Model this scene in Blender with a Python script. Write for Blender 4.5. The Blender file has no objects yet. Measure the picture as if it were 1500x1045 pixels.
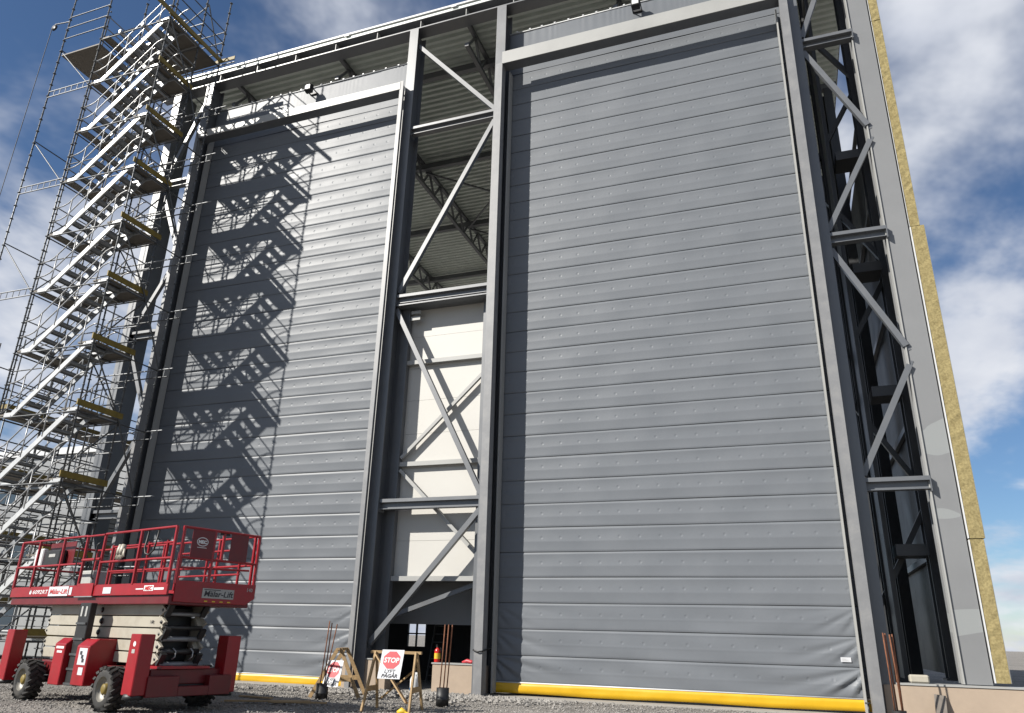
import bpy, bmesh, math, random
from mathutils import Vector, Matrix
random.seed(7)
R = math.radians
scene = bpy.context.scene
col = scene.collection

# ------------------------------------------------------------------ camera, sky, sun, exposure
CAM = Vector((0.0, -18.19, 1.296))
YAW, PITCH, ROLL = -0.358582, 0.358856, 0.027021
fw = Vector((math.sin(YAW) * math.cos(PITCH), math.cos(YAW) * math.cos(PITCH), math.sin(PITCH)))
rt = Vector((math.cos(YAW), -math.sin(YAW), 0))
up = rt.cross(fw)
c_, s_ = math.cos(ROLL), math.sin(ROLL)
rt2, up2 = c_ * rt + s_ * up, -s_ * rt + c_ * up
cd = bpy.data.cameras.new('camera')
cam = bpy.data.objects.new('camera', cd)
col.objects.link(cam)
cam.matrix_world = Matrix(((rt2.x, up2.x, -fw.x, CAM.x), (rt2.y, up2.y, -fw.y, CAM.y), (rt2.z, up2.z, -fw.z, CAM.z), (0, 0, 0, 1)))
cd.sensor_width = 36
cd.lens = 26.267
cd.shift_x = 0.005
cd.clip_start = 0.1
cd.clip_end = 6000
scene.camera = cam

SUN_TRAVEL = Vector((0.97, 1.0, -0.965)).normalized()
TO_SUN = -SUN_TRAVEL
EL = math.asin(TO_SUN.z)
AZ = math.atan2(TO_SUN.x, TO_SUN.y)
world = bpy.data.worlds.new('World')
scene.world = world
world.use_nodes = True
wn, wl = world.node_tree.nodes, world.node_tree.links
wn.clear()
wo = wn.new('ShaderNodeOutputWorld')
bg = wn.new('ShaderNodeBackground')
bg.inputs['Strength'].default_value = 0.057
sky = wn.new('ShaderNodeTexSky')
sky.sky_type = 'NISHITA'
sky.sun_disc = False
sky.sun_elevation = EL
sky.sun_rotation = AZ
sky.altitude = 0
sky.air_density = 1.0
sky.dust_density = 0.1
sky.ozone_density = 6.0
tc = wn.new('ShaderNodeTexCoord')
sep = wn.new('ShaderNodeSeparateXYZ')
wl.new(tc.outputs['Generated'], sep.inputs[0])
addz = wn.new('ShaderNodeMath'); addz.operation = 'ADD'; addz.inputs[1].default_value = 0.28
wl.new(sep.outputs['Z'], addz.inputs[0])
mxz = wn.new('ShaderNodeMath'); mxz.operation = 'MAXIMUM'; mxz.inputs[1].default_value = 0.1
wl.new(addz.outputs[0], mxz.inputs[0])
dv = wn.new('ShaderNodeVectorMath'); dv.operation = 'DIVIDE'
cmb = wn.new('ShaderNodeCombineXYZ')
for i in range(3):
    wl.new(mxz.outputs[0], cmb.inputs[i])
wl.new(tc.outputs['Generated'], dv.inputs[0]); wl.new(cmb.outputs[0], dv.inputs[1])
mp = wn.new('ShaderNodeMapping')
mp.inputs['Location'].default_value = (24.2742, 15.5603, 2.8068)
mp.inputs['Scale'].default_value = (1.0, 0.85, 1.0)
mp.inputs['Rotation'].default_value = (0, 0, R(76.696))
wl.new(dv.outputs[0], mp.inputs[0])
n1 = wn.new('ShaderNodeTexNoise')
n1.inputs['Scale'].default_value = 2.0; n1.inputs['Detail'].default_value = 6; n1.inputs['Roughness'].default_value = 0.55
n1.inputs['Distortion'].default_value = 0.15
wl.new(mp.outputs[0], n1.inputs['Vector'])
cr = wn.new('ShaderNodeValToRGB')
cr.color_ramp.interpolation = 'EASE'
cr.color_ramp.elements[0].position = 0.43; cr.color_ramp.elements[0].color = (0, 0, 0, 1)
cr.color_ramp.elements[1].position = 0.62; cr.color_ramp.elements[1].color = (1, 1, 1, 1)
wl.new(n1.outputs['Fac'], cr.inputs[0])
n2 = wn.new('ShaderNodeTexNoise')
n2.inputs['Scale'].default_value = 3.2; n2.inputs['Detail'].default_value = 5
wl.new(mp.outputs[0], n2.inputs['Vector'])
cr2 = wn.new('ShaderNodeValToRGB')
cr2.color_ramp.elements[0].position = 0.3; cr2.color_ramp.elements[0].color = (5.2, 5.7, 6.9, 1)
cr2.color_ramp.elements[1].position = 0.72; cr2.color_ramp.elements[1].color = (9.4, 9.6, 10.0, 1)
wl.new(n2.outputs['Fac'], cr2.inputs[0])
mix = wn.new('ShaderNodeMix'); mix.data_type = 'RGBA'
wl.new(cr.outputs[0], mix.inputs[0])
wl.new(sky.outputs[0], mix.inputs[6]); wl.new(cr2.outputs[0], mix.inputs[7])
wl.new(mix.outputs[2], bg.inputs['Color'])
wl.new(bg.outputs[0], wo.inputs['Surface'])

sl = bpy.data.lights.new('sun', 'SUN')
sl.energy = 5.0
sl.angle = R(0.53)
sl.color = (1.0, 0.955, 0.88)
so = bpy.data.objects.new('sun', sl)
col.objects.link(so)
so.location = (-30, -30, 40)
so.rotation_euler = TO_SUN.to_track_quat('Z', 'Y').to_euler()

vs = scene.view_settings
vs.view_transform = 'Standard'
vs.look = 'None'
vs.exposure = 0.75
vs.gamma = 1.0
vs.use_curve_mapping = False
scene.cycles.max_bounces = 6

# ------------------------------------------------------------------ materials
MATS = {}
def mat(name, c, rough=0.5, metal=0.0, var=0.12, vs_=3.0, bump=0.0, bs=40.0, spec=0.5, dirt=None, dscale=1.2, damt=0.5, stretch=(1, 1, 1)):
    c = tuple(x * 0.72 for x in c)
    if dirt: dirt = tuple(x * 0.72 for x in dirt)
    m = bpy.data.materials.new(name)
    m.use_nodes = True
    n, l = m.node_tree.nodes, m.node_tree.links
    b = n['Principled BSDF']
    b.inputs['Roughness'].default_value = rough
    b.inputs['Metallic'].default_value = metal
    b.inputs['Specular IOR Level'].default_value = spec
    t = n.new('ShaderNodeTexCoord')
    mpn = n.new('ShaderNodeMapping'); mpn.inputs['Scale'].default_value = stretch
    l.new(t.outputs['Object'], mpn.inputs[0])
    nz = n.new('ShaderNodeTexNoise')
    nz.inputs['Scale'].default_value = vs_; nz.inputs['Detail'].default_value = 5; nz.inputs['Roughness'].default_value = 0.6
    l.new(mpn.outputs[0], nz.inputs['Vector'])
    r = n.new('ShaderNodeValToRGB')
    r.color_ramp.elements[0].position = 0.3; r.color_ramp.elements[1].position = 0.7
    r.color_ramp.elements[0].color = tuple(x * (1 - var) for x in c) + (1,)
    r.color_ramp.elements[1].color = tuple(min(1, x * (1 + var)) for x in c) + (1,)
    l.new(nz.outputs['Fac'], r.inputs[0])
    out = r.outputs[0]
    if dirt:
        nd = n.new('ShaderNodeTexNoise')
        nd.inputs['Scale'].default_value = dscale; nd.inputs['Detail'].default_value = 8; nd.inputs['Roughness'].default_value = 0.7
        l.new(mpn.outputs[0], nd.inputs['Vector'])
        rd = n.new('ShaderNodeValToRGB')
        rd.color_ramp.elements[0].position = 0.5; rd.color_ramp.elements[0].color = (0, 0, 0, 1)
        rd.color_ramp.elements[1].position = 0.72; rd.color_ramp.elements[1].color = (damt, damt, damt, 1)
        l.new(nd.outputs['Fac'], rd.inputs[0])
        mx = n.new('ShaderNodeMix'); mx.data_type = 'RGBA'
        l.new(rd.outputs[0], mx.inputs[0]); l.new(out, mx.inputs[6]); mx.inputs[7].default_value = tuple(dirt) + (1,)
        out = mx.outputs[2]
    l.new(out, b.inputs['Base Color'])
    rr = n.new('ShaderNodeMapRange')
    rr.inputs[3].default_value = max(0.02, rough - 0.08); rr.inputs[4].default_value = min(1, rough + 0.1)
    l.new(nz.outputs['Fac'], rr.inputs[0]); l.new(rr.outputs[0], b.inputs['Roughness'])
    if bump:
        nb = n.new('ShaderNodeTexNoise'); nb.inputs['Scale'].default_value = bs; nb.inputs['Detail'].default_value = 4
        l.new(mpn.outputs[0], nb.inputs['Vector'])
        bp = n.new('ShaderNodeBump'); bp.inputs['Strength'].default_value = bump; bp.inputs['Distance'].default_value = 0.02
        l.new(nb.outputs['Fac'], bp.inputs['Height']); l.new(bp.outputs[0], b.inputs['Normal'])
    MATS[name] = m
    return m

mat('steel', (0.130, 0.138, 0.150), 0.40, 0, 0.1, 1.5, 0.03, 25, spec=0.8, dirt=(0.19, 0.185, 0.175), damt=0.3)
mat('steel_shaded', (0.05, 0.052, 0.056), 0.45, 0, 0.1, 1.5, 0.03, 25)  # same paint as the outer steel, with interior shade put into the colour
mat('steel_guide', (0.245, 0.248, 0.255), 0.42, 0, 0.1, 3, 0.03, 25, dirt=(0.32, 0.31, 0.29), damt=0.4, dscale=3)
mat('steel_light', (0.40, 0.40, 0.385), 0.45, 0, 0.06, 0.7, 0.02, 20)
mat('galv', (0.30, 0.31, 0.32), 0.5, 0.5, 0.2, 9, 0.02, 60)
mat('galv_dark', (0.11, 0.115, 0.12), 0.45, 0.5, 0.25, 9, 0.02, 60)
mat('alu', (0.45, 0.45, 0.45), 0.38, 0.6, 0.1, 6, 0.02, 60)
mat('alu_white', (0.70, 0.70, 0.69), 0.33, 0.25, 0.06, 3)
mat('deck_ply', (0.17, 0.15, 0.125), 0.7, 0, 0.2, 5, 0.1, 40)
mat('toe_board', (0.22, 0.155, 0.022), 0.6, 0, 0.3, 4, 0.1, 30)
mat('white_wall', (0.60, 0.585, 0.545), 0.5, 0, 0.03, 1.0)
mat('white_trim', (0.72, 0.73, 0.73), 0.4, 0, 0.04, 2)
mat('roof_deck', (0.80, 0.86, 0.80), 0.5, 0.15, 0.1, 1.5)
mat('liner_shaded', (0.035, 0.037, 0.040), 0.5, 0, 0.1, 1.5)  # near-black because the interior shade is put into the colour
mat('wool', (0.37, 0.305, 0.15), 0.95, 0, 0.28, 22, 0.6, 90, spec=0.1, dirt=(0.2, 0.15, 0.065), dscale=9, damt=0.7)
mat('plinth', (0.45, 0.355, 0.27), 0.85, 0, 0.07, 2.5, 0.1, 60, dirt=(0.35, 0.28, 0.21), damt=0.4)
mat('concrete', (0.36, 0.34, 0.305), 0.85, 0, 0.12, 3, 0.15, 60, dirt=(0.25, 0.23, 0.2), damt=0.5)
mat('yellow', (0.72, 0.42, 0.006), 0.42, 0, 0.05, 4, 0.06, 6)
mat('red', (0.33, 0.006, 0.013), 0.34, 0, 0.12, 4, 0.02, 20, dirt=(0.18, 0.04, 0.035), damt=0.3, dscale=2.5)
mat('red_dark', (0.15, 0.005, 0.009), 0.4, 0, 0.15, 4, dirt=(0.1, 0.03, 0.025), damt=0.4, dscale=2.5)
mat('cream', (0.46, 0.425, 0.35), 0.45, 0, 0.06, 3, dirt=(0.27, 0.23, 0.17), damt=0.45, dscale=2.5)
mat('rubber', (0.028, 0.027, 0.026), 0.8, 0, 0.3, 8, 0.2, 40, dirt=(0.13, 0.115, 0.095), damt=0.6, dscale=3)
mat('rim', (0.30, 0.285, 0.25), 0.5, 0.3, 0.15, 6, dirt=(0.2, 0.17, 0.13), damt=0.6, dscale=5)
mat('black', (0.015, 0.015, 0.016), 0.5, 0, 0.2, 5)
mat('dark_metal', (0.06, 0.06, 0.06), 0.4, 0.5, 0.2, 6)
mat('rust', (0.20, 0.075, 0.035), 0.85, 0, 0.35, 14, 0.3, 80)
mat('wood', (0.45, 0.30, 0.145), 0.7, 0, 0.2, 5, 0.1, 60, dirt=(0.27, 0.165, 0.075), damt=0.5, dscale=3, stretch=(1, 1, 8))
mat('paper', (0.66, 0.67, 0.70), 0.45, 0, 0.02, 2)
mat('sign_red', (0.55, 0.045, 0.06), 0.45, 0, 0.05, 3)
mat('ink', (0.025, 0.025, 0.035), 0.6, 0, 0.1, 5)
mat('red_ink', (0.55, 0.02, 0.02), 0.5, 0, 0.1, 5)
mat('white_ink', (0.82, 0.82, 0.82), 0.5, 0, 0.03, 5)
mat('extinguisher_red', (0.6, 0.02, 0.015), 0.25, 0, 0.05, 5)
mat('label_yellow', (0.75, 0.5, 0.03), 0.5, 0, 0.05, 5)
mat('plastic_white', (0.75, 0.76, 0.76), 0.4, 0, 0.04, 5)
mat('plastic_blue', (0.04, 0.12, 0.25), 0.4, 0, 0.1, 5)
mat('glass_dark', (0.03, 0.035, 0.04), 0.08, 0, 0.05, 2)
mat('cladding_grey_and_shade', (0.26, 0.27, 0.28), 0.55, 0, 0.05, 0.3)
mat('cladding_pale', (0.34, 0.35, 0.35), 0.55, 0, 0.05, 0.3)
mat('window_glass', (0.05, 0.07, 0.09), 0.06, 0, 0.05, 0.3)
mat('stone', (0.31, 0.293, 0.27), 0.9, 0, 0.35, 2.2, 0.3, 40, stretch=(1, 1, 1))
mat('shadow_grey_board', (0.2, 0.175, 0.15), 0.8, 0, 0.2, 6)
mat('cushion_grey', (0.42, 0.42, 0.40), 0.7, 0, 0.1, 5)
mat('amber', (0.6, 0.25, 0.02), 0.3, 0, 0.05, 5)

def ground_material():
    m = mat('gravel_ground', (0.31, 0.29, 0.265), 0.93, 0, 0.25, 0.35, 0.8, 22, spec=0.2, dirt=(0.19, 0.175, 0.16), dscale=0.8, damt=0.6)
    n, l = m.node_tree.nodes, m.node_tree.links
    b = n['Principled BSDF']
    t = n.new('ShaderNodeTexCoord')
    v = n.new('ShaderNodeTexVoronoi'); v.inputs['Scale'].default_value = 26
    l.new(t.outputs['Object'], v.inputs['Vector'])
    src = b.inputs['Base Color'].links[0].from_socket
    mx = n.new('ShaderNodeMix'); mx.data_type = 'RGBA'; mx.blend_type = 'MULTIPLY'; mx.inputs[0].default_value = 0.75
    hs = n.new('ShaderNodeMapRange'); hs.inputs[1].default_value = 0; hs.inputs[2].default_value = 1; hs.inputs[3].default_value = 0.55; hs.inputs[4].default_value = 1.35
    sp = n.new('ShaderNodeSeparateColor')
    l.new(v.outputs['Color'], sp.inputs[0]); l.new(sp.outputs[0], hs.inputs[0])
    l.new(src, mx.inputs[6]); l.new(hs.outputs[0], mx.inputs[7])
    l.new(mx.outputs[2], b.inputs['Base Color'])
    bp = n.new('ShaderNodeBump'); bp.inputs['Strength'].default_value = 0.9; bp.inputs['Distance'].default_value = 0.03
    l.new(v.outputs['Distance'], bp.inputs['Height']); l.new(bp.outputs[0], b.inputs['Normal'])
    return m
ground_material()

def fabric_material():
    m = bpy.data.materials.new('door_fabric'); m.use_nodes = True
    n, l = m.node_tree.nodes, m.node_tree.links
    b = n['Principled BSDF']
    b.inputs['Roughness'].default_value = 0.4
    b.inputs['Specular IOR Level'].default_value = 0.22
    t = n.new('ShaderNodeTexCoord')
    nz = n.new('ShaderNodeTexNoise'); nz.inputs['Scale'].default_value = 0.9; nz.inputs['Detail'].default_value = 6
    geo = n.new('ShaderNodeNewGeometry')
    l.new(geo.outputs['Position'], nz.inputs['Vector'])
    r = n.new('ShaderNodeValToRGB')
    r.color_ramp.elements[0].position = 0.3; r.color_ramp.elements[1].position = 0.7
    r.color_ramp.elements[0].color = (0.122, 0.132, 0.146, 1); r.color_ramp.elements[1].color = (0.138, 0.148, 0.162, 1)
    l.new(nz.outputs['Fac'], r.inputs[0]); l.new(r.outputs[0], b.inputs['Base Color'])
    rr = n.new('ShaderNodeMapRange'); rr.inputs[3].default_value = 0.40; rr.inputs[4].default_value = 0.50
    l.new(nz.outputs['Fac'], rr.inputs[0]); l.new(rr.outputs[0], b.inputs['Roughness'])
    # clip dimples: one row a panel, 0.48 m apart, in the panel's own coordinates
    sx = n.new('ShaderNodeSeparateXYZ'); l.new(t.outputs['Object'], sx.inputs[0])
    def mth(op, a, bv=None, cv=None):
        q = n.new('ShaderNodeMath'); q.operation = op
        for i, x in enumerate((a, bv, cv)):
            if x is None: continue
            if isinstance(x, (int, float)): q.inputs[i].default_value = x
            else: l.new(x, q.inputs[i])
        return q.outputs[0]
    dx = mth('MULTIPLY', mth('SUBTRACT', mth('FRACT', mth('DIVIDE', sx.outputs['X'], 0.49)), 0.5), 0.49)
    dz = mth('SUBTRACT', sx.outputs['Z'], 0.345)
    d = mth('SQRT', mth('ADD', mth('MULTIPLY', dx, dx), mth('MULTIPLY', dz, dz)))
    h = n.new('ShaderNodeMapRange'); h.interpolation_type = 'SMOOTHSTEP'
    h.inputs[1].default_value = 0.0; h.inputs[2].default_value = 0.05; h.inputs[3].default_value = 0.0; h.inputs[4].default_value = 1.0
    l.new(d, h.inputs[0])
    nb = n.new('ShaderNodeTexNoise'); nb.inputs['Scale'].default_value = 2.2; nb.inputs['Detail'].default_value = 3
    l.new(geo.outputs['Position'], nb.inputs['Vector'])
    hh = mth('ADD', h.outputs[0], mth('MULTIPLY', nb.outputs['Fac'], 0.6))
    bp = n.new('ShaderNodeBump'); bp.inputs['Strength'].default_value = 0.40; bp.inputs['Distance'].default_value = 0.013
    l.new(hh, bp.inputs['Height']); l.new(bp.outputs[0], b.inputs['Normal'])
    MATS['door_fabric'] = m
fabric_material()

def patched_column_material():
    # light grey finish coat with paler touch-up bands
    m = mat('steel_patched', (0.24, 0.245, 0.25), 0.42, 0, 0.05, 0.8, 0.02, 20)
    n, l = m.node_tree.nodes, m.node_tree.links
    b = n['Principled BSDF']
    src = b.inputs['Base Color'].links[0].from_socket
    t = n.new('ShaderNodeTexCoord'); mpn = n.new('ShaderNodeMapping'); mpn.inputs['Scale'].default_value = (0.22, 0.22, 0.62)
    mpn.inputs['Location'].default_value = (0.3, 0.2, 0.9)
    l.new(t.outputs['Object'], mpn.inputs[0])
    nz = n.new('ShaderNodeTexNoise'); nz.inputs['Scale'].default_value = 1.3; nz.inputs['Detail'].default_value = 2
    l.new(mpn.outputs[0], nz.inputs['Vector'])
    r = n.new('ShaderNodeValToRGB'); r.color_ramp.interpolation = 'CONSTANT'
    r.color_ramp.elements[0].color = (0, 0, 0, 1); r.color_ramp.elements[1].position = 0.585; r.color_ramp.elements[1].color = (1, 1, 1, 1)
    l.new(nz.outputs['Fac'], r.inputs[0])
    mx = n.new('ShaderNodeMix'); mx.data_type = 'RGBA'
    sz = n.new('ShaderNodeSeparateXYZ'); l.new(t.outputs['Object'], sz.inputs[0])
    lt = n.new('ShaderNodeMath'); lt.operation = 'LESS_THAN'; lt.inputs[1].default_value = 10.0; l.new(sz.outputs['Z'], lt.inputs[0])
    mu = n.new('ShaderNodeMath'); mu.operation = 'MULTIPLY'; l.new(lt.outputs[0], mu.inputs[0]); l.new(r.outputs[0], mu.inputs[1])
    l.new(mu.outputs[0], mx.inputs[0]); l.new(src, mx.inputs[6]); mx.inputs[7].default_value = (0.22, 0.23, 0.23, 1)
    l.new(mx.outputs[2], b.inputs['Base Color'])
patched_column_material()

# ------------------------------------------------------------------ mesh helpers
class MB:
    def __init__(s):
        s.v, s.f, s.sm = [], [], []
    def add(s, vs_, fs_, smooth=False):
        o = len(s.v)
        s.v += [tuple(p) for p in vs_]
        s.f += [tuple(i + o for i in f) for f in fs_]
        s.sm += [smooth] * len(fs_)
        return s
    def box(s, x0, x1, y0, y1, z0, z1):
        return s.add([(x0, y0, z0), (x1, y0, z0), (x1, y1, z0), (x0, y1, z0), (x0, y0, z1), (x1, y0, z1), (x1, y1, z1), (x0, y1, z1)],
                     [(0, 3, 2, 1), (4, 5, 6, 7), (0, 1, 5, 4), (1, 2, 6, 5), (2, 3, 7, 6), (3, 0, 4, 7)])
    def bar(s, p, q, w, h, ref=(0, 0, 1)):
        p, q = Vector(p), Vector(q)
        d = (q - p).normalized(); r = Vector(ref)
        if abs(d.dot(r)) > 0.98: r = Vector((0, 1, 0))
        a = d.cross(r).normalized(); b = a.cross(d)
        vs_ = []
        for e in (p, q):
            for i, j in ((-1, -1), (1, -1), (1, 1), (-1, 1)):
                vs_.append(e + a * (i * w / 2) + b * (j * h / 2))
        return s.add(vs_, [(0, 3, 2, 1), (4, 5, 6, 7), (0, 1, 5, 4), (1, 2, 6, 5), (2, 3, 7, 6), (3, 0, 4, 7)])
    def tube(s, pts, r, n=8, cap=True):
        pts = [Vector(p) for p in pts]
        rings = []
        prev = None
        for i, p in enumerate(pts):
            if i == 0: d = pts[1] - p
            elif i == len(pts) - 1: d = p - pts[i - 1]
            else: d = (pts[i + 1] - p).normalized() + (p - pts[i - 1]).normalized()
            d.normalize()
            if prev is None:
                ref = Vector((0, 0, 1)) if abs(d.z) < 0.95 else Vector((0, 1, 0))
                a = d.cross(ref).normalized()
            else:
                a = (prev - d * prev.dot(d)).normalized()
            prev = a
            b = d.cross(a)
            rr = r[i] if isinstance(r, (list, tuple)) else r
            rings.append([p + a * (rr * math.cos(2 * math.pi * k / n)) + b * (rr * math.sin(2 * math.pi * k / n)) for k in range(n)])
        vs_ = [v for g in rings for v in g]
        fs_ = []
        for i in range(len(rings) - 1):
            for k in range(n):
                fs_.append((i * n + k, i * n + (k + 1) % n, (i + 1) * n + (k + 1) % n, (i + 1) * n + k))
        s.add(vs_, fs_, True)
        if cap:
            o = len(s.v) - len(vs_)
            s.f += [tuple(o + k for k in reversed(range(n))), tuple(o + (len(rings) - 1) * n + k for k in range(n))]
            s.sm += [False, False]
        return s
    def prism(s, poly, axis, a, b):
        """poly: 2D points; axis 'x','y','z': extruded from a to b along it"""
        def P(u, v, w):
            return {'x': (w, u, v), 'y': (u, w, v), 'z': (u, v, w)}[axis]
        n = len(poly)
        vs_ = [P(u, v, a) for u, v in poly] + [P(u, v, b) for u, v in poly]
        fs_ = [tuple(range(n)), tuple(reversed(range(n, 2 * n)))] + [(i, n + i, n + (i + 1) % n, (i + 1) % n) for i in range(n)]
        return s.add(vs_, fs_)
    def lathe(s, prof, c, axis='z', n=24):
        """prof: (radius, height) pairs round an axis through c"""
        vs_, fs_ = [], []
        for r, h in prof:
            for k in range(n):
                t = 2 * math.pi * k / n
                a, b = r * math.cos(t), r * math.sin(t)
                p = {'z': (a, b, h), 'y': (a, h, b), 'x': (h, a, b)}[axis]
                vs_.append((p[0] + c[0], p[1] + c[1], p[2] + c[2]))
        for i in range(len(prof) - 1):
            for k in range(n):
                fs_.append((i * n + k, i * n + (k + 1) % n, (i + 1) * n + (k + 1) % n, (i + 1) * n + k))
        return s.add(vs_, fs_, True)
    def mesh(s, name, material, bevel=0):
        me = bpy.data.meshes.new(name)
        me.from_pydata(s.v, [], s.f)
        me.polygons.foreach_set('use_smooth', s.sm)
        bm = bmesh.new(); bm.from_mesh(me)
        bmesh.ops.recalc_face_normals(bm, faces=bm.faces)
        if bevel:
            bmesh.ops.bevel(bm, geom=[e for e in bm.edges if len(e.link_faces) == 2 and e.calc_face_angle(0) > 0.5], offset=bevel, segments=1, affect='EDGES', clamp_overlap=True)
        bm.to_mesh(me); bm.free()
        me.materials.append(MATS[material])
        return me
    def build(s, name, material, parent=None, bevel=0):
        return obj(name, s.mesh(name, material, bevel), parent)

def obj(name, me, parent=None, loc=(0, 0, 0), rot=(0, 0, 0)):
    o = bpy.data.objects.new(name, me)
    col.objects.link(o)
    o.parent = parent
    o.location = loc
    o.rotation_euler = rot
    return o

def empty(name, loc=(0, 0, 0), rz=0.0, label=None, cat=None, group=None):
    o = bpy.data.objects.new(name, None)
    o.empty_display_size = 0.3
    col.objects.link(o)
    o.location = loc; o.rotation_euler = (0, 0, rz)
    tag(o, label, cat, group)
    return o

def tag(o, label=None, cat=None, group=None, kind=None):
    if label: o['label'] = label
    if cat: o['category'] = cat
    if group: o['group'] = group
    if kind: o['kind'] = kind
    return o

UNIT = {}
def rod(name, p, q, r, material, parent, n=8):
    """a tube: all rods share one unit cylinder a material"""
    k = ('rod', material, n)
    if k not in UNIT:
        UNIT[k] = MB().tube([(0, 0, 0), (0, 0, 1)], 1.0, n).mesh('rod', material)
    p, q = Vector(p), Vector(q)
    d = q - p
    o = obj(name, UNIT[k], parent, p)
    o.rotation_euler = d.to_track_quat('Z', 'Y').to_euler()
    o.scale = (r, r, d.length)
    return o
def block(name, x0, x1, y0, y1, z0, z1, material, parent):
    k = ('box', material)
    if k not in UNIT:
        UNIT[k] = MB().box(-.5, .5, -.5, .5, -.5, .5).mesh('block', material)
    o = obj(name, UNIT[k], parent, ((x0 + x1) / 2, (y0 + y1) / 2, (z0 + z1) / 2))
    o.scale = (x1 - x0, y1 - y0, z1 - z0)
    return o

def text(name, s, size, material, parent, loc, rot, shear=0.0, bold=0.0, width=None, align='LEFT'):
    cu = bpy.data.curves.new(name, 'FONT')
    cu.body = s; cu.size = size; cu.shear = shear; cu.offset = bold; cu.extrude = 0.0015
    cu.align_x = align; cu.resolution_u = 3
    tmp = bpy.data.objects.new(name + '_curve', cu)
    col.objects.link(tmp)
    bpy.context.view_layer.update()
    me = bpy.data.meshes.new_from_object(tmp.evaluated_get(bpy.context.evaluated_depsgraph_get()))
    bpy.data.objects.remove(tmp); bpy.data.curves.remove(cu)
    me.name = name
    me.materials.clear(); me.materials.append(MATS[material])
    if width:
        xs = [v.co.x for v in me.vertices]
        k = width / (max(xs) - min(xs))
        for v in me.vertices: v.co.x *= k
    return obj(name, me, parent, loc, rot)

# ------------------------------------------------------------------ ground
def ground():
    gb = MB()
    xs = [-1500, -300, -80, -40] + [-26 + i * 0.8 for i in range(43)] + [20, 60, 300, 1500]
    ys = [-1500, -300, -60, -30] + [-20 + i * 0.7 for i in range(30)] + [3, 8, 30, 80, 300, 1500]
    rn = random.Random(3)
    vs_ = []
    for y in ys:
        for x in xs:
            inside = -26 <= x <= 8 and -19 <= y <= -0.6
            vs_.append((x, y, -0.012 + (rn.uniform(-0.018, 0.012) if inside else -0.01)))
    nx = len(xs)
    fs_ = [(j * nx + i, j * nx + i + 1, (j + 1) * nx + i + 1, (j + 1) * nx + i) for j in range(len(ys) - 1) for i in range(nx - 1)]
    gb.add(vs_, fs_, True)
    tag(gb.build('ground', 'gravel_ground'), kind='structure')
    # loose stones
    sb = MB()
    def stone(x, y, z, r):
        a = rn.uniform(0, 6.28)
        vs2 = []
        for (ux, uy, uz) in ((1, 0, 0), (0, 1, 0), (-1, 0, 0), (0, -1, 0), (0, 0, 1), (0, 0, -1)):
            k = r * rn.uniform(0.6, 1.25)
            px_, py_ = ux * math.cos(a) - uy * math.sin(a), ux * math.sin(a) + uy * math.cos(a)
            vs2.append((x + px_ * k + rn.uniform(-.2, .2) * r, y + py_ * k, z + uz * k * 0.7))
        sb.add(vs2, [(0, 1, 4), (1, 2, 4), (2, 3, 4), (3, 0, 4), (1, 0, 5), (2, 1, 5), (3, 2, 5), (0, 3, 5)])
    for i in range(26000):
        y = -12.5 + 11.9 * rn.random() ** 0.8
        x = rn.uniform(-17.5, 3.5)
        stone(x, y, -0.005, rn.choice((0.012, 0.016, 0.02, 0.026)) * rn.uniform(0.7, 1.3))
    for i in range(1500):       # rubble by the plinths
        x = rn.gauss(-8.3, 1.7); y = -0.85 - abs(rn.gauss(0, 0.7))
        stone(x, y, 0.005 + 0.05 * rn.random() * math.exp(-((x + 8.3) / 1.5) ** 2), rn.uniform(0.025, 0.07))
    tag(sb.build('gravel', 'stone'), 'loose grey gravel and rubble in front of the hall', 'gravel', kind='stuff')
ground()

# ------------------------------------------------------------------ the hall
hall = empty('industrial_hall', (0, 0, 0), 0, 'tall unfinished steel-framed hall with two grey fabric doors and open bracing towers', 'building')
YF = -0.49          # front of the column flanges
ZC = 20.83          # top of columns
def i_column(name, x0, x1, y0, y1, z0, z1, material='steel', t=0.035, parent=hall):
    xm = (x0 + x1) / 2
    m = MB().box(x0, x1, y0, y0 + t, z0, z1).box(x0, x1, y1 - t, y1, z0, z1).box(xm - .015, xm + .015, y0 + t - .002, y1 - t + .002, z0, z1)
    o = m.build(name, material, parent)
    b = MB().box(x0 - .05, x1 + .05, y0 - .03, y1 + .03, z0, z0 + .04).build('base_plate', material, o)
    return o
# main columns
i_column('column', -10.52, -10.20, YF, 0.10, 0.0, ZC)
i_column('column', -7.30, -6.98, YF, 0.10, 0.0, ZC)
i_column('column', 1.40, 1.71, YF, 0.10, 0.0, ZC)
i_column('column', -19.20, -18.88, YF, 0.10, 0.0, ZC)
# dark secondary posts beside the inner wall
MB().box(-10.19, -9.93, -0.02, 0.16, 0.70, 10.6).build('wall_post', 'steel', hall)
MB().box(-7.56, -7.31, -0.02, 0.16, 0.70, 10.6).build('wall_post', 'steel', hall)
# corner columns: wide light grey plates
cc = MB().box(2.96, 3.44, -0.30, -0.26, 0.66, ZC).box(3.18, 3.22, -0.262, 0.30, 0.66, ZC).box(2.96, 3.44, 0.28, 0.32, 0.66, ZC).build('corner_column', 'steel_patched', hall)
cc['label'] = 'light grey corner column with paler touch-up patches'
MB().box(2.93, 2.962, -0.34, -0.12, 0.66, ZC).build('edge_angle', 'steel_light', cc)
MB().box(-20.75, -20.42, YF, -0.45, 0.0, ZC).box(-20.60, -20.57, -0.452, 0.30, 0, ZC).box(-20.75, -20.42, 0.28, 0.32, 0, ZC).box(-20.45, -20.42, -.45, .28, 0, ZC).build('corner_column', 'steel', hall)

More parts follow.
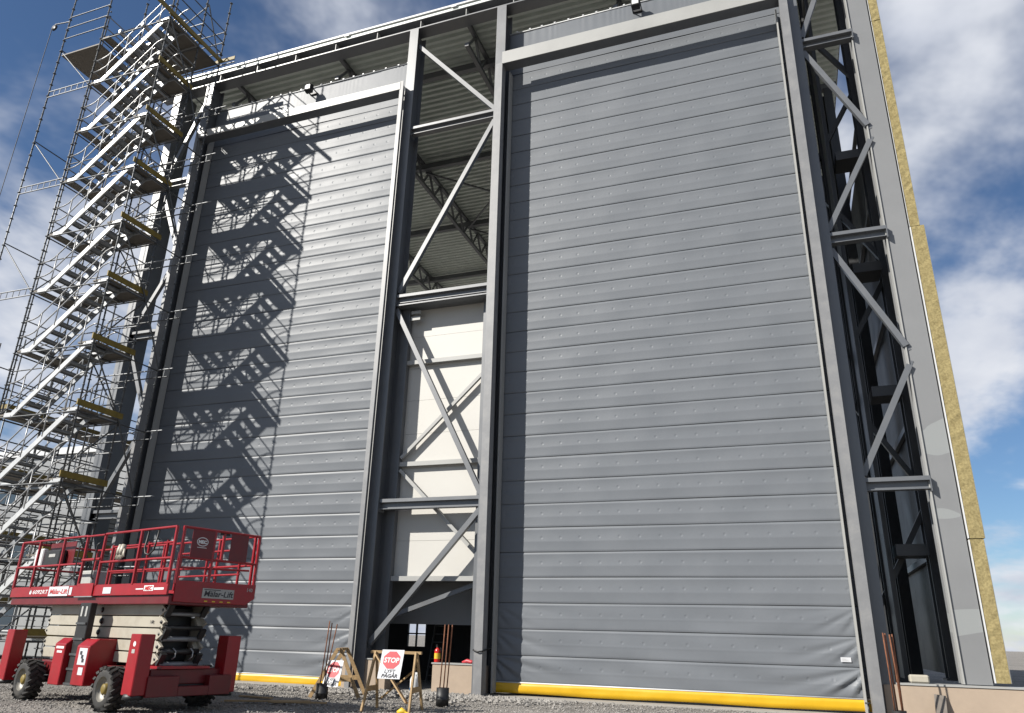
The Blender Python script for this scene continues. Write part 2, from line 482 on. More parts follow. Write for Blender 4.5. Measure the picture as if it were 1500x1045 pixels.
# door guides and door beams (front at y = -0.76)
YG = -0.76
def guide(x0, x1, side, z1):
    m = MB().box(x0, x1, YG, YG + 0.025, 0.02, z1)
    xs = (x1 - .02, x1) if side > 0 else (x0, x0 + .02)
    m.box(xs[0], xs[1], YG + .024, YF + .02, 0.02, z1)
    o = m.build('door_guide', 'steel_guide', hall)
    # inner rail next to the curtain
    xr = (x1 + .06, x1 + .10) if side > 0 else (x0 - .10, x0 - .06)
    MB().box(xr[0], xr[1], -0.30, -0.05, 0.05, z1).build('guide_rail', 'steel_light', o)
    return o
guide(-7.16, -6.95, +1, 18.20)
guide(1.24, 1.45, -1, 18.20)
guide(-10.57, -10.44, -1, 18.45)
guide(-18.98, -18.86, +1, 18.45)
def door_beam(x0, x1, z0, z1):
    b = MB().box(x0, x1, YG - .01, YG + .012, z0, z1).build('door_beam', 'steel_light', hall)
    MB().box(x0, x1, YG + .013, YG + 0.37, z0 + .001, z0 + .02).build('bottom_flange', 'steel', b)  # darker steel puts the shade under the beam into the colour
door_beam(-6.96, 1.36, 18.16, 18.62)
door_beam(-18.86, -10.55, 18.12, 18.42)

# struts and braces of the two front towers
def strut(x0, x1, z):
    o = MB().box(x0, x1, -.43, -.17, z + .04, z + .13).box(x0, x1, -.31, -.29, z - .12, z + .041).box(x0, x1, -.40, -.20, z - .14, z - .119).build('strut', 'steel', hall)
    for x in (x0, x1 - .02):
        MB().box(x, x + .02, -.45, -.15, z - .2, z + .038).build('end_plate', 'steel', o)
def brace(p, q, y=-.30, w=.13, material='steel'):
    o = MB().bar((p[0], y, p[1]), (q[0], y, q[1]), w, w, (0, 1, 0)).build('brace', material, hall)
    d = Vector((q[0] - p[0], 0, q[1] - p[1])).normalized()
    for e, s in ((p, 1), (q, -1)):
        c = Vector((e[0], y, e[1]))
        MB().bar(c - d * s * .12, c + d * s * .16, .10, .016, (0, 1, 0)).build('gusset', material, o)
for z in (16.65, 10.61, 4.55):
    strut(-10.22, -7.28, z)
    strut(1.70, 2.97, z + .04)
    strut(-20.44, -19.18, z)
for p, q in (((-10.22, 20.2), (-7.32, 16.85)), ((-7.32, 16.42), (-10.22, 10.85)), ((-10.22, 10.3), (-7.32, 4.75)), ((-7.32, 4.34), (-10.22, 1.05)),
             ((1.72, 16.95), (2.6, 19.3)), ((1.71, 16.45), (2.96, 13.75)), ((2.96, 13.3), (1.70, 10.88)), ((1.70, 10.36), (2.96, 7.70)), ((2.96, 7.24), (1.70, 4.80)),
             ((-19.2, 20.3), (-20.44, 17.0)), ((-20.44, 16.4), (-19.2, 13.7)), ((-19.2, 13.3), (-20.44, 10.9)), ((-20.44, 10.3), (-19.2, 7.7)), ((-19.2, 7.2), (-20.44, 4.8)), ((-20.44, 4.3), (-19.2, 1.2))):
    brace(p, q)
# back braces in the right and left towers (inside, shade put into the colour)
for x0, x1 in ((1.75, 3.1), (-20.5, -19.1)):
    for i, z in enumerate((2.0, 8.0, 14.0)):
        MB().bar((x0, 1.6, z), (x1, 1.6, z + 2.4), .12, .12, (0, 1, 0)).build('brace', 'steel_shaded', hall)
        MB().bar((x1, 1.6, z + 2.8), (x0, 1.6, z + 5.2), .12, .12, (0, 1, 0)).build('brace', 'steel_shaded', hall)
i_column('inner_column', 1.95, 2.2, 1.3, 1.75, 0.0, ZC, 'steel_shaded')
i_column('inner_column', 2.95, 3.25, 1.3, 1.75, 0.66, ZC, 'steel_shaded')
i_column('inner_column', 2.9, 3.2, 7.0, 7.5, 0.0, ZC, 'steel_shaded')
i_column('inner_column', 2.9, 3.2, 13.0, 13.5, 0.0, ZC, 'steel_shaded')
MB().box(2.0, 2.02, .4, 1.3, 0.7, ZC - 1).build('liner_sheet', 'liner_shaded', hall)
for z in (3.2, 6.9, 10.2, 13.6):
    MB().box(2.25, 2.9, .8, 1.5, z, z + .25).build('inner_bracket', 'steel_shaded', hall)

# eave: beam, deck edge, white trim
XE0, XE1 = -21.6, 3.9
ev = MB().box(XE0, XE1, YF, -0.02, 20.832, 20.875).box(XE0, XE1, -0.13, -0.10, 20.874, 21.24).box(XE0, XE1, YF + .02, 0.14, 21.239, 21.262).build('eave_beam', 'steel', hall)
x = -20.4
while x < 3.6:
    MB().box(x - .012, x + .012, YF + .06, -.131, 20.876, 21.238).build('stiffener', 'steel_light', ev)
    x += 1.705
tr = MB().box(XE0, XE1, YF + .03, YF + .05, 21.264, 21.40).build('eave_flashing', 'roof_deck', hall)
MB().box(XE0, XE1, YF - .02, YF + .10, 21.402, 21.475).build('roof_trim', 'white_trim', tr)
for x in (-17.9, -13.1, -8.9, -4.2, 0.2):
    MB().box(x - .1, x + .1, YF - .035, YF - .022, 21.35, 21.42).build('trim_joint', 'white_trim', tr)

# corrugated roof deck
def deck():
    m = MB()
    prof = []
    y = YF + .06
    while y < 27:
        prof += [(y, 21.30), (y + .11, 21.30), (y + .15, 21.40), (y + .24, 21.40)]
        y += .28
    vs_ = []
    for y, z in prof:
        vs_ += [(XE0 + .05, y, z), (3.45, y, z)]
    m.add(vs_, [(2 * i, 2 * i + 1, 2 * i + 3, 2 * i + 2) for i in range(len(prof) - 1)])
    o = m.build('roof_deck', 'roof_deck', hall)
    MB().box(XE0 + .05, 3.5, YF + .12, 27, 21.42, 21.62).build('roof_insulation', 'cushion_grey', o)
deck()
for x in (-18.4, -13.8, -8.65, -3.5, 1.6):
    t = MB().box(x - .07, x + .07, .15, 26, 20.18, 20.32).box(x - .07, x + .07, .15, 26, 21.13, 21.27).build('roof_truss', 'steel', hall)
    for k in range(22):
        y0 = .25 + k * 1.17
        o1 = MB().bar((x, y0, 20.3), (x, y0 + .58, 21.15), .08, .08).build('web_member', 'steel', t)
        o2 = MB().bar((x, y0 + .6, 21.15), (x, y0 + 1.16, 20.3), .08, .08).build('web_member', 'steel', t)
for y in (2.0, 7.2, 12.4, 17.6, 22.8):
    MB().box(XE0 + .4, 3.4, y - .1, y + .1, 20.86, 21.12).build('roof_beam', 'steel', hall)
for x in (-13.7, -8.55):
    for k, (ya, yb) in enumerate(((7.3, 12.3), (12.5, 17.5))):
        MB().bar((x, ya, 20.8), (x + 4.9, yb, 20.8), .07, .07).build('roof_brace', 'steel', hall)
        MB().bar((x, yb, 20.72), (x + 4.9, ya, 20.72), .07, .07).build('roof_brace', 'steel', hall)

# white inner wall in the middle tower
YW = 0.19
wall = MB().box(-10.6, -6.95, YW + .02, YW + .10, 2.62, 10.62).build('inner_wall', 'white_wall', hall)
z = 2.66
while z < 10.5:
    z2 = min(z + 0.985, 10.60)
    block('wall_panel', -10.45, -7.02, YW - .01, YW + .021, z, z2 - .006, 'white_wall', wall)
    z = z2
lw = MB().box(-11.5, -6.6, 1.25, 1.33, 1.56, 3.4).build('lower_wall', 'cladding_grey_and_shade', hall)  # white wall set back for shade, with deep shade also put into its grey
MB().box(-10.6, -6.95, YW + .10, 1.25, 2.64, 2.72).build('wall_ledge', 'steel', hall)
for z in (2.66, 5.71, 8.71):
    g = MB().box(-9.94, -7.54, .02, .15, z - .06, z + .06).build('wall_girt', 'steel_light', hall)
MB().box(-10.2, -7.3, -.16, .45, 10.42, 10.60).box(-10.2, -7.3, -.42, -.159, 10.38, 10.42).build('wall_cap_and_shade_plate', 'steel', hall)  # front plate added to cast shade on the wall top
for p, q in (((-9.9, 5.88), (-7.45, 8.25)), ((-9.9, 5.55), (-7.45, 3.2))):
    MB().bar((p[0], .045, p[1]), (q[0], .045, q[1]), .09, .09, (0, 1, 0)).build('wall_brace', 'steel_light', hall)
MB().bar((-10.0, .3, 1.72), (-7.35, .3, 2.62), .11, .11, (0, 1, 0)).build('wall_brace', 'steel', hall)
MB().box(-9.85, -9.55, -.10, -.02, 10.0, 10.12).box(-9.85, -9.55, -.10, -.02, 10.2, 10.3).build('cable_bracket', 'steel_light', hall)

# fabric doors
DW = 8.28
def panel_mesh(seed, wrinkle=0):
    rn = random.Random(seed)
    prof = [(0, -.004), (.002, -.013), (.010, -.018), (.06, -.018), (.235, -.0168), (.255, -.0195), (.275, -.0168), (.42, -.016), (.532, -.016), (.546, -.0185), (.566, -.011), (.585, -.003), (.598, -.001)]
    nx = 56 if wrinkle == 0 else 150
    ph = [rn.uniform(0, 6.28) for _ in range(6)]
    if wrinkle:
        pr2 = []
        for a, b in zip(prof[:-1], prof[1:]):
            n = max(1, int((b[0] - a[0]) / .03))
            pr2 += [(a[0] + (b[0] - a[0]) * i / n, a[1] + (b[1] - a[1]) * i / n) for i in range(n)]
        prof = pr2 + [prof[-1]]
    vs_ = []
    for i in range(nx + 1):
        x = DW * i / nx
        for z, y in prof:
            e = math.sin(math.pi * z / 0.6)
            yy = y + e * .006 * (math.sin(x * 1.3 + ph[0]) + .6 * math.sin(x * 3.1 + ph[1]))
            zz = z + .004 * math.sin(x * .9 + ph[2])
            if wrinkle:
                t = z / .6
                for side in (0, 1):
                    dx = x if side == 0 else DW - x
                    amp = wrinkle * math.exp(-dx / 1.0) * e
                    ang = math.atan2((1.0 - t) * .6 + .02, dx + .05)
                    yy -= amp * (.030 * math.sin(ang * 15 + ph[3]) + .014 * math.sin(ang * 31 + ph[4])) + 0.02 * amp
                yy -= wrinkle * .010 * e * math.sin(x * 2.2 + z * 5 + ph[5])
            vs_.append((x, yy, zz))
    m = len(prof)
    fs_ = [(i * m + j, (i + 1) * m + j, (i + 1) * m + j + 1, i * m + j + 1) for i in range(nx) for j in range(m - 1)]
    mb = MB(); mb.add(vs_, fs_, True)
    return mb.mesh('panel', 'door_fabric')
PANELS = [panel_mesh(s) for s in range(5)]
PW = [panel_mesh(21, .5), panel_mesh(22, .8), panel_mesh(23, 1.5)]
def fabric_door(x0, zb, label, ztop):
    # the part itself: plain header cloth with vertical gathers above the fold panels
    n = int(round((18.27 - (zb - .6)) / .6003))
    zt = zb - .6 + n * .6003
    rn = random.Random(int(x0 * 10))
    m = MB(); nx = 260; vs_ = []
    hz = [0, .04, .3, .7, 1.1, 1.4, 1.58, 1.66, ztop - zt]
    gath = [rn.uniform(0, DW) for _ in range(16)]
    for i in range(nx + 1):
        x = DW * i / nx
        g = sum(math.exp(-((x - a) / .28) ** 2) for a in gath)
        for z in hz:
            k = max(0, (z - .6) / 1.1)
            vs_.append((x0 + x, -.02 + (.0022 if x0 > -10 else .0006) * k * min(1, g) * math.sin(x * 33 + 4 * math.sin(x * 3.3)) + .008 * math.sin(x * 1.1 + z), zt + z))
    mm = len(hz)
    m.add(vs_, [(i * mm + j, (i + 1) * mm + j, (i + 1) * mm + j + 1, i * mm + j + 1) for i in range(nx) for j in range(mm - 1)], True)
    d = m.build('fabric_door', 'door_fabric', hall)
    d['label'] = label
    for k in range(n):
        z = zb - .6 + k * .6003
        me = PW[2 - k] if k < 3 else PANELS[(k * 3 + int(x0)) % 5]
        obj('panel', me, d, (x0, 0, z))
    # white head bead with lashing lugs
    hb = MB().tube([(x0 - .02, -.03, ztop), (x0 + DW + .02, -.03, ztop)], .022, 8)
    for i in range(19):
        xx = x0 + .25 + i * .44 + rn.uniform(-.06, .06)
        hb.box(xx - .03, xx + .03, -.06, 0.0, ztop + .01, ztop + .055)
    hb.build('head_bead', 'white_trim', d)
    MB().box(x0, x0 + DW, .02, .30, ztop - .5, ztop - .02).build('head_beam', 'steel', d)
    # yellow bottom bar: soft loop with creases
    zb0 = zb - .6
    m = MB(); vs_ = []
    ring = [(-.035, .0), (-.058, -.006), (-.060, -.07), (-.062, -.14), (-.060, -.225), (-.02, -.235), (.05, -.20), (.05, 0.0)]
    nx = 110
    for i in range(nx + 1):
        x = DW * i / nx
        for j, (y, z) in enumerate(ring):
            w = .006 * math.sin(x * 2.1 + j) + .004 * math.sin(x * 6.3 + 2 * j)
            cz = .012 * math.exp(-((x - .62 - .25 * (z + .1)) / .035) ** 2) if 0 < j < 5 else 0
            vs_.append((x0 + x, y + w * (j in (2, 3, 4)) - cz, zb0 + z + (.010 * math.sin(x * 1.7) if j in (4, 5) else 0)))
    r = len(ring)
    m.add(vs_, [(i * r + j, (i + 1) * r + j, (i + 1) * r + (j + 1) % r, i * r + (j + 1) % r) for i in range(nx) for j in range(r)], True)
    m.build('bottom_bar', 'yellow', d)
    MB().tube([(x0, -.052, zb0 + .008), (x0 + DW, -.052, zb0 + .008)], .016, 6).build('bottom_bead', 'white_trim', d)
    MB().box(x0, x0 + DW, .045, .12, zb0 - .20, zb0 + .62).build('bottom_beam', 'liner_shaded', d)
    MB().box(x0 + .01, x0 + DW - .01, .09, .11, zb0 + .63, ztop - .52).build('curtain_back', 'liner_shaded', d)
    return d
dr = fabric_door(-6.98, 0.885, 'grey fabric lifting door without scaffold shadow, small white sticker low on it', 19.98)
dl = fabric_door(-18.90, 0.800, 'grey fabric lifting door striped by the stair scaffold shadow', 19.86)
st = MB().box(.80, 1.0, -.052, -.048, .985, 1.075).build('sticker', 'paper', dr)
for i in range(3):
    MB().box(.825, .965 - .03 * i, -.0535, -.0525, 1.005 + i * .018, 1.011 + i * .018).build('sticker_line', 'cushion_grey', st)

# side wall of mineral wool sandwich panels on the right
def sandwich(y0, y1, z0, z1, x0=3.50, x1=3.80, ragged=0):
    m = MB()
    if ragged:
        rn = random.Random(int(z0 * 7)); n = max(6, int((z1 - z0) / .12))
        vs_ = []
        for i in range(n + 1):
            z = z0 + (z1 - z0) * i / n
            for x in (x0 + .008, (x0 + x1) / 2, x1 - .008):
                vs_.append((x, y0 + rn.uniform(-.009, .008), z))
        m.add(vs_, [(i * 3 + j, i * 3 + j + 1, i * 3 + j + 4, i * 3 + j + 3) for i in range(n) for j in range(2)])
    m.box(x0 + .008, x1 - .008, y0 + .02, y1, z0, z1)
    o = m.build('sandwich_panel', 'wool', hall)
    MB().box(x0, x0 + (.022 if ragged and z1 < 11 else .006), y0 - .012, y1, z0, z1 - .01).build('inner_skin', 'liner_shaded' if ragged == 0 else 'white_trim', o)
    MB().box(x1 - .006, x1, y0 - .01, y1, z0, z1 - .01).build('outer_skin', 'cladding_grey_and_shade', o)
    return o
sandwich(-.32, .9, .70, 3.40, 3.47, 3.75, 1)
sandwich(-.32, .9, 3.42, 10.70, 3.47, 3.78, 1)
sandwich(-.30, .9, 10.72, 17.0, 3.475, 3.70, 1)
sandwich(-.30, .9, 17.02, 21.3, 3.475, 3.70, 1)
for i in range(10):
    y0 = .92 + i * 2.5
    for z0, z1 in ((.70, 10.7), (10.72, 16.8)):
        sandwich(y0, y0 + 2.48, z0, z1, 3.50, 3.70)
for z in (3.5, 7.0, 10.6, 14.0, 17.0):
    MB().box(3.36, 3.46, .95, 25.9, z - .08, z + .08).build('side_girt', 'steel', hall)

# plinths, floor
pl = MB().box(-8.36, -7.02, -.44, -.12, -.05, .64).build('plinth', 'plinth', hall, .008)
MB().box(-8.38, -7.30, -.46, -.10, .642, .672).build('plinth_flashing', 'steel_light', pl)
pl = MB().box(-10.86, -9.62, -.44, -.12, -.05, .68).build('plinth', 'plinth', hall, .008)
MB().box(-10.2, -9.60, -.46, -.10, .682, .712).build('plinth_flashing', 'steel_light', pl)
pl = MB().box(1.50, 12.5, -.52, -.12, -.05, .61).build('plinth', 'plinth', hall, .008)
MB().box(1.73, 12.5, -.54, -.10, .612, .645).build('plinth_flashing', 'steel_light', pl)
sill = MB().box(-7.0, 1.46, -.52, .5, -.05, .012).build('door_sill', 'concrete', hall, .006)
MB().box(-18.9, -10.5, -.50, .5, -.05, .012).build('door_sill', 'concrete', hall, .006)
tag(MB().box(-21, 3.4, .52, 27, -.03, .008).build('floor', 'concrete'), kind='structure')
MB().box(-10.5, -7.0, -.1, .52, -.04, .010).build('threshold', 'concrete', hall)

# ground-floor room behind the middle tower
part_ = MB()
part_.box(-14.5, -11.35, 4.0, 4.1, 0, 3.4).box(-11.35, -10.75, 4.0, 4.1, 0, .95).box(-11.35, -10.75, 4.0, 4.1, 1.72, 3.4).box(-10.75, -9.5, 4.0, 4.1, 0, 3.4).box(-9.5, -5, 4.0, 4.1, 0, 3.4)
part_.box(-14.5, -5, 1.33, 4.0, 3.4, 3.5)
part_.build('partition_wall', 'liner_shaded', hall)  # closed across the doorway; the unlit room's darkness is put into its colour
wf = MB().box(-11.07, -11.03, 3.98, 4.05, .95, 1.72).box(-11.35, -10.75, 3.98, 4.05, 1.30, 1.34).build('window_frame', 'black', hall)

# ------------------------------------------------------------------ stair scaffold
def scaffold():
    B = Vector((-19.4, -3.1, 0))
    sc = empty('stair_scaffold', B, 0, 'tall aluminium stair scaffold with white stringers standing before the shadow-striped door', 'scaffold')
    L = lambda x, y, z: Vector((x, y, z)) - B
    LEV = [4.93 + 1.97 * n for n in range(-2, 9)]
    XR, XL, XO = -17.88, -20.95, -22.85
    YFr, YB, YT = -3.8, -2.4, -1.4
    T = .0242
    def standard(h):
        m = MB().tube([(0, 0, .05), (0, 0, h)], T, 8)
        z = .4
        while z < h:
            m.lathe([(T, z - .012), (.058, z - .006), (.058, z + .006), (T, z + .012)], (0, 0, 0), n=8)
            m.tube([(0, 0, z + .22), (0, 0, z + .26)], T + .006, 8)
            z += .493
        m.box(-.07, .07, -.07, .07, 0.0, .012).tube([(0, 0, .01), (0, 0, .3)], .018, 6)
        return m.mesh('standard', 'galv_dark')
    me = standard(23.6)
    for x, y in ((XR, YFr), (XL, YFr), (XO, YFr), (XR - .05, YB), (XL, YB), (XO, YB), (-19.42, YB), (XR + .02, YT), (-20.25, YT)):
        obj('standard', me, sc, L(x, y, 0))
    # shared meshes for one flight
    def stringer(y, material):
        m = MB()
        pts = [(-20.74, -2.01), (-20.46, -2.01), (-18.2, -.07), (-17.88, -.07)]
        for (xa, za), (xb, zb) in zip(pts[:-1], pts[1:]):
            m.bar((xa, y, za), (xb, y, zb), .045, .15, (0, 0, 1))
        return m.mesh('stringer', material)
    s_front, s_back = stringer(0, 'alu_white'), stringer(0, 'galv')
    tread = MB().box(-.13, .13, -.32, .32, -.012, .012).box(-.13, -.11, -.32, .32, -.045, -.01).box(.11, .13, -.32, .32, -.045, -.01).mesh('tread', 'galv')
    def hand(y):
        m = MB()
        for h in (.50, 1.0):
            m.tube([(-20.95, y, -2.0 + h - .05), (-20.6, y, -2.0 + h), (-20.4, y, -1.93 + h), (-18.25, y, -.05 + h), (-18.05, y, .02 + h), (-17.9, y, .02 + h)], .019, 7)
        for t in (.08, .36, .64, .92):
            x = -20.46 + 2.26 * t; z = -2.0 + 1.94 * t
            m.tube([(x, y, z), (x, y, z + 1.03)], .017, 6)
        return m.mesh('handrail', 'alu')
    hr = hand(0)
    rn = random.Random(11)
    dk1 = MB().box(-20.9, -17.92, -3.06, -2.44, -.03, .02).mesh('walkway_deck', 'deck_ply')
    dk2 = MB().box(-18.52, -17.92, -3.78, -3.08, -.03, .02).mesh('landing_deck', 'deck_ply')
    dk3 = MB().box(-20.93, -20.62, -3.78, -3.08, -.03, .02).mesh('landing_deck', 'deck_ply')
    fr = MB()
    for y in (-3.06, -2.44):
        fr.box(-20.9, -17.92, y - .02, y + .02, -.09, -.031)
    for x in (-20.9, -19.9, -18.9, -17.95):
        fr.box(x - .02, x + .02, -3.04, -2.46, -.085, -.032)
    fr = fr.mesh('deck_frame', 'alu')
    toe = MB().box(-.018, .018, -.80, .75, 0, .17).mesh('toe_board', 'toe_board')
    for i, z in enumerate(LEV):
        o = obj('walkway_deck', dk1, sc, L(0, 0, z))
        obj('deck_frame', fr, o)
        obj('landing_deck', dk2, sc, L(0, 0, z)); obj('landing_deck', dk3, sc, L(0, 0, z - .02))
        t = obj('toe_board', toe, sc, L(XR + .03 + rn.uniform(-.02, .02), -3.1, z + .03))
        t.rotation_euler = (rn.uniform(-.02, .02), 0, rn.uniform(-.03, .03))
        if i == 0:
            continue
        fl = obj('stair_flight', s_front, sc, L(0, -3.76, z))
        obj('stringer', s_back, fl, (0, .66, 0))
        for k in range(9):
            x = -20.36 + k * .262; zz = -1.86 + k * .222
            obj('tread', tread, fl, (x, .33, zz))
        obj('handrail', hr, fl, (0, -.02, 0)); obj('handrail', hr, fl, (0, .68, 0))
    zs = [.3] + LEV
    for i, z in enumerate(zs):
        zz = z - .11
        rod('ledger', L(XL, YFr, zz), L(XR, YFr, zz), .022, 'galv_dark', sc)
        rod('ledger', L(XL, YB, zz), L(XR, YB, zz), .022, 'galv_dark', sc)
        for x in (XL, XR):
            rod('transom', L(x, YFr, zz), L(x, YB, zz), .022, 'galv_dark', sc)
        rod('transom', L(XR, YB, zz), L(XR, YT, zz), .022, 'galv_dark', sc)
        rod('ledger', L(-20.4, YT, zz + .02), L(-17.15 + rn.uniform(-.15, .2), YT, zz + .02), .022, 'galv', sc)
        rod('ledger', L(-20.4, YT + .03, zz - .22), L(-17.5 + rn.uniform(-.2, .1), YT + .03, zz - .22), .022, 'galv_dark', sc)
        for k in range(6):
            rod('lattice_post', L(-20.1 + k * .5, YT + .015, zz - .22), L(-20.1 + k * .5, YT + .015, zz + .02), .014, 'galv', sc, 6)
        for x in (-20.1, -18.7):
            rod('transom', L(x, YFr, zz + .01), L(x, YB, zz + .01), .020, 'galv_dark', sc)
        if i == 0: continue
        for k in range(1, 4):
            x = XL + (XR - XL) * k / 4
            rod('guard_post', L(x, YB, z), L(x, YB, z + 1.0), .013, 'galv', sc, 6)
        rod('guard_rail', L(XL, YB, z + .25), L(XR, YB, z + .25), .014, 'galv_dark', sc, 6)
        rod('diagonal_brace', L(XL, YFr - .03, z - .1), L(XL, YB, z + 1.85), .020, 'galv_dark', sc)
        for h in (.5, 1.0):
            rod('guard_rail', L(XL, YB, z + h), L(XR, YB, z + h), .020, 'galv', sc)
            rod('guard_rail', L(XL, YFr, z + h), L(XL, YB, z + h), .020, 'galv', sc)
            rod('guard_rail', L(XR, YFr, z + h), L(XR, YB, z + h), .020, 'galv', sc)
        if i % 2:
            rod('diagonal_brace', L(XL, YB + .04, z - .1), L(XR, YB + .04, z + 1.85), .022, 'galv_dark', sc)
            rod('diagonal_brace', L(XR + .04, YB, z + 1.85), L(XR + .04, YT, z - .1), .022, 'galv_dark', sc)
        else:
            rod('diagonal_brace', L(-19.42, YB + .04, z + 1.85), L(XR, YB + .04, z - .1), .022, 'galv_dark', sc)
            rod('diagonal_brace', L(XR + .04, YFr, z + 1.85), L(XR + .04, YB, z - .1), .022, 'galv_dark', sc)
        # outer left bay: lattice beams and long diagonals
        if i % 2 == 0:
            rod('lattice_beam', L(XO, YFr, z + .1), L(XL, YFr, z + .1), .020, 'galv', sc)
            rod('lattice_beam', L(XO, YFr, z - .14), L(XL, YFr, z - .14), .020, 'galv', sc)
            for k in range(1, 7):
                x = XO + (XL - XO) * k / 7
                rod('lattice_post', L(x, YFr, z - .14), L(x, YFr, z + .1), .012, 'galv', sc, 6)
            rod('diagonal_brace', L(XO, YFr + .03, z + 1.9), L(XL, YFr + .03, z - .1), .020, 'galv_dark', sc)
        else:
            rod('transom', L(XO, YFr, z), L(XO, YB, z), .020, 'galv_dark', sc)
            rod('ledger', L(XO, YB, z), L(XL, YB, z), .020, 'galv_dark', sc)
    # top: wide platform to the roof, guard rails, small outer platform
    zt = LEV[-1]
    tp = block('top_platform', *(-20.9 - B.x, -17.95 - B.x), -2.40 - B.y, -1.42 - B.y, zt - .03, zt + .02, 'deck_ply', sc)
    for x in (-20.0, -19.0):
        block('platform_joist', x - .04 - B.x, x + .04 - B.x, -3.9 - B.y, -1.45 - B.y, zt - .14, zt - .035, 'alu', sc)
    block('toe_board', XR + .05 - B.x, XR + .09 - B.x, -4.5 - B.y, -1.40 - B.y, zt + .03, zt + .2, 'toe_board', sc)
    block('toe_board', -18.1 - B.x, -17.2 - B.x, -1.40 - B.y, -1.37 - B.y, zt + .05, zt + .2, 'toe_board', sc)
    block('outer_platform', -22.8 - B.x, -21.0 - B.x, -3.78 - B.y, -2.44 - B.y, 20.42, 20.47, 'deck_ply', sc)
    for h in (.5, 1.0, 1.5):
        rod('guard_rail', L(XR, YFr, zt + h), L(XR, YT, zt + h), .020, 'galv_dark', sc)
        rod('guard_rail', L(XL, YT, zt + h), L(XR, YT, zt + h), .020, 'galv_dark', sc)
        rod('guard_rail', L(XO, YFr, zt + h), L(XL, YFr, zt + h), .020, 'galv_dark', sc)
    # gin wheel arm
    rod('pulley_arm', L(XO, YFr, 22.0), L(XO - .75, YFr, 22.1), .022, 'galv_dark', sc)
    MB().lathe([(.02, -.02), (.13, -.02), (.11, 0), (.13, .02), (.02, .02)], L(XO - .75, YFr, 21.95), 'y', 14).build('pulley_wheel', 'dark_metal', sc)
    rp = MB().tube([(XO - .87, YFr, 21.95), (XO - .95, YFr - .02, 10), (XO - 1.0, YFr - .05, .05)], .012, 6)
    tag(rp.build('hoist_rope', 'black'), 'thin dark hoist rope hanging from the scaffold pulley', 'rope')
scaffold()

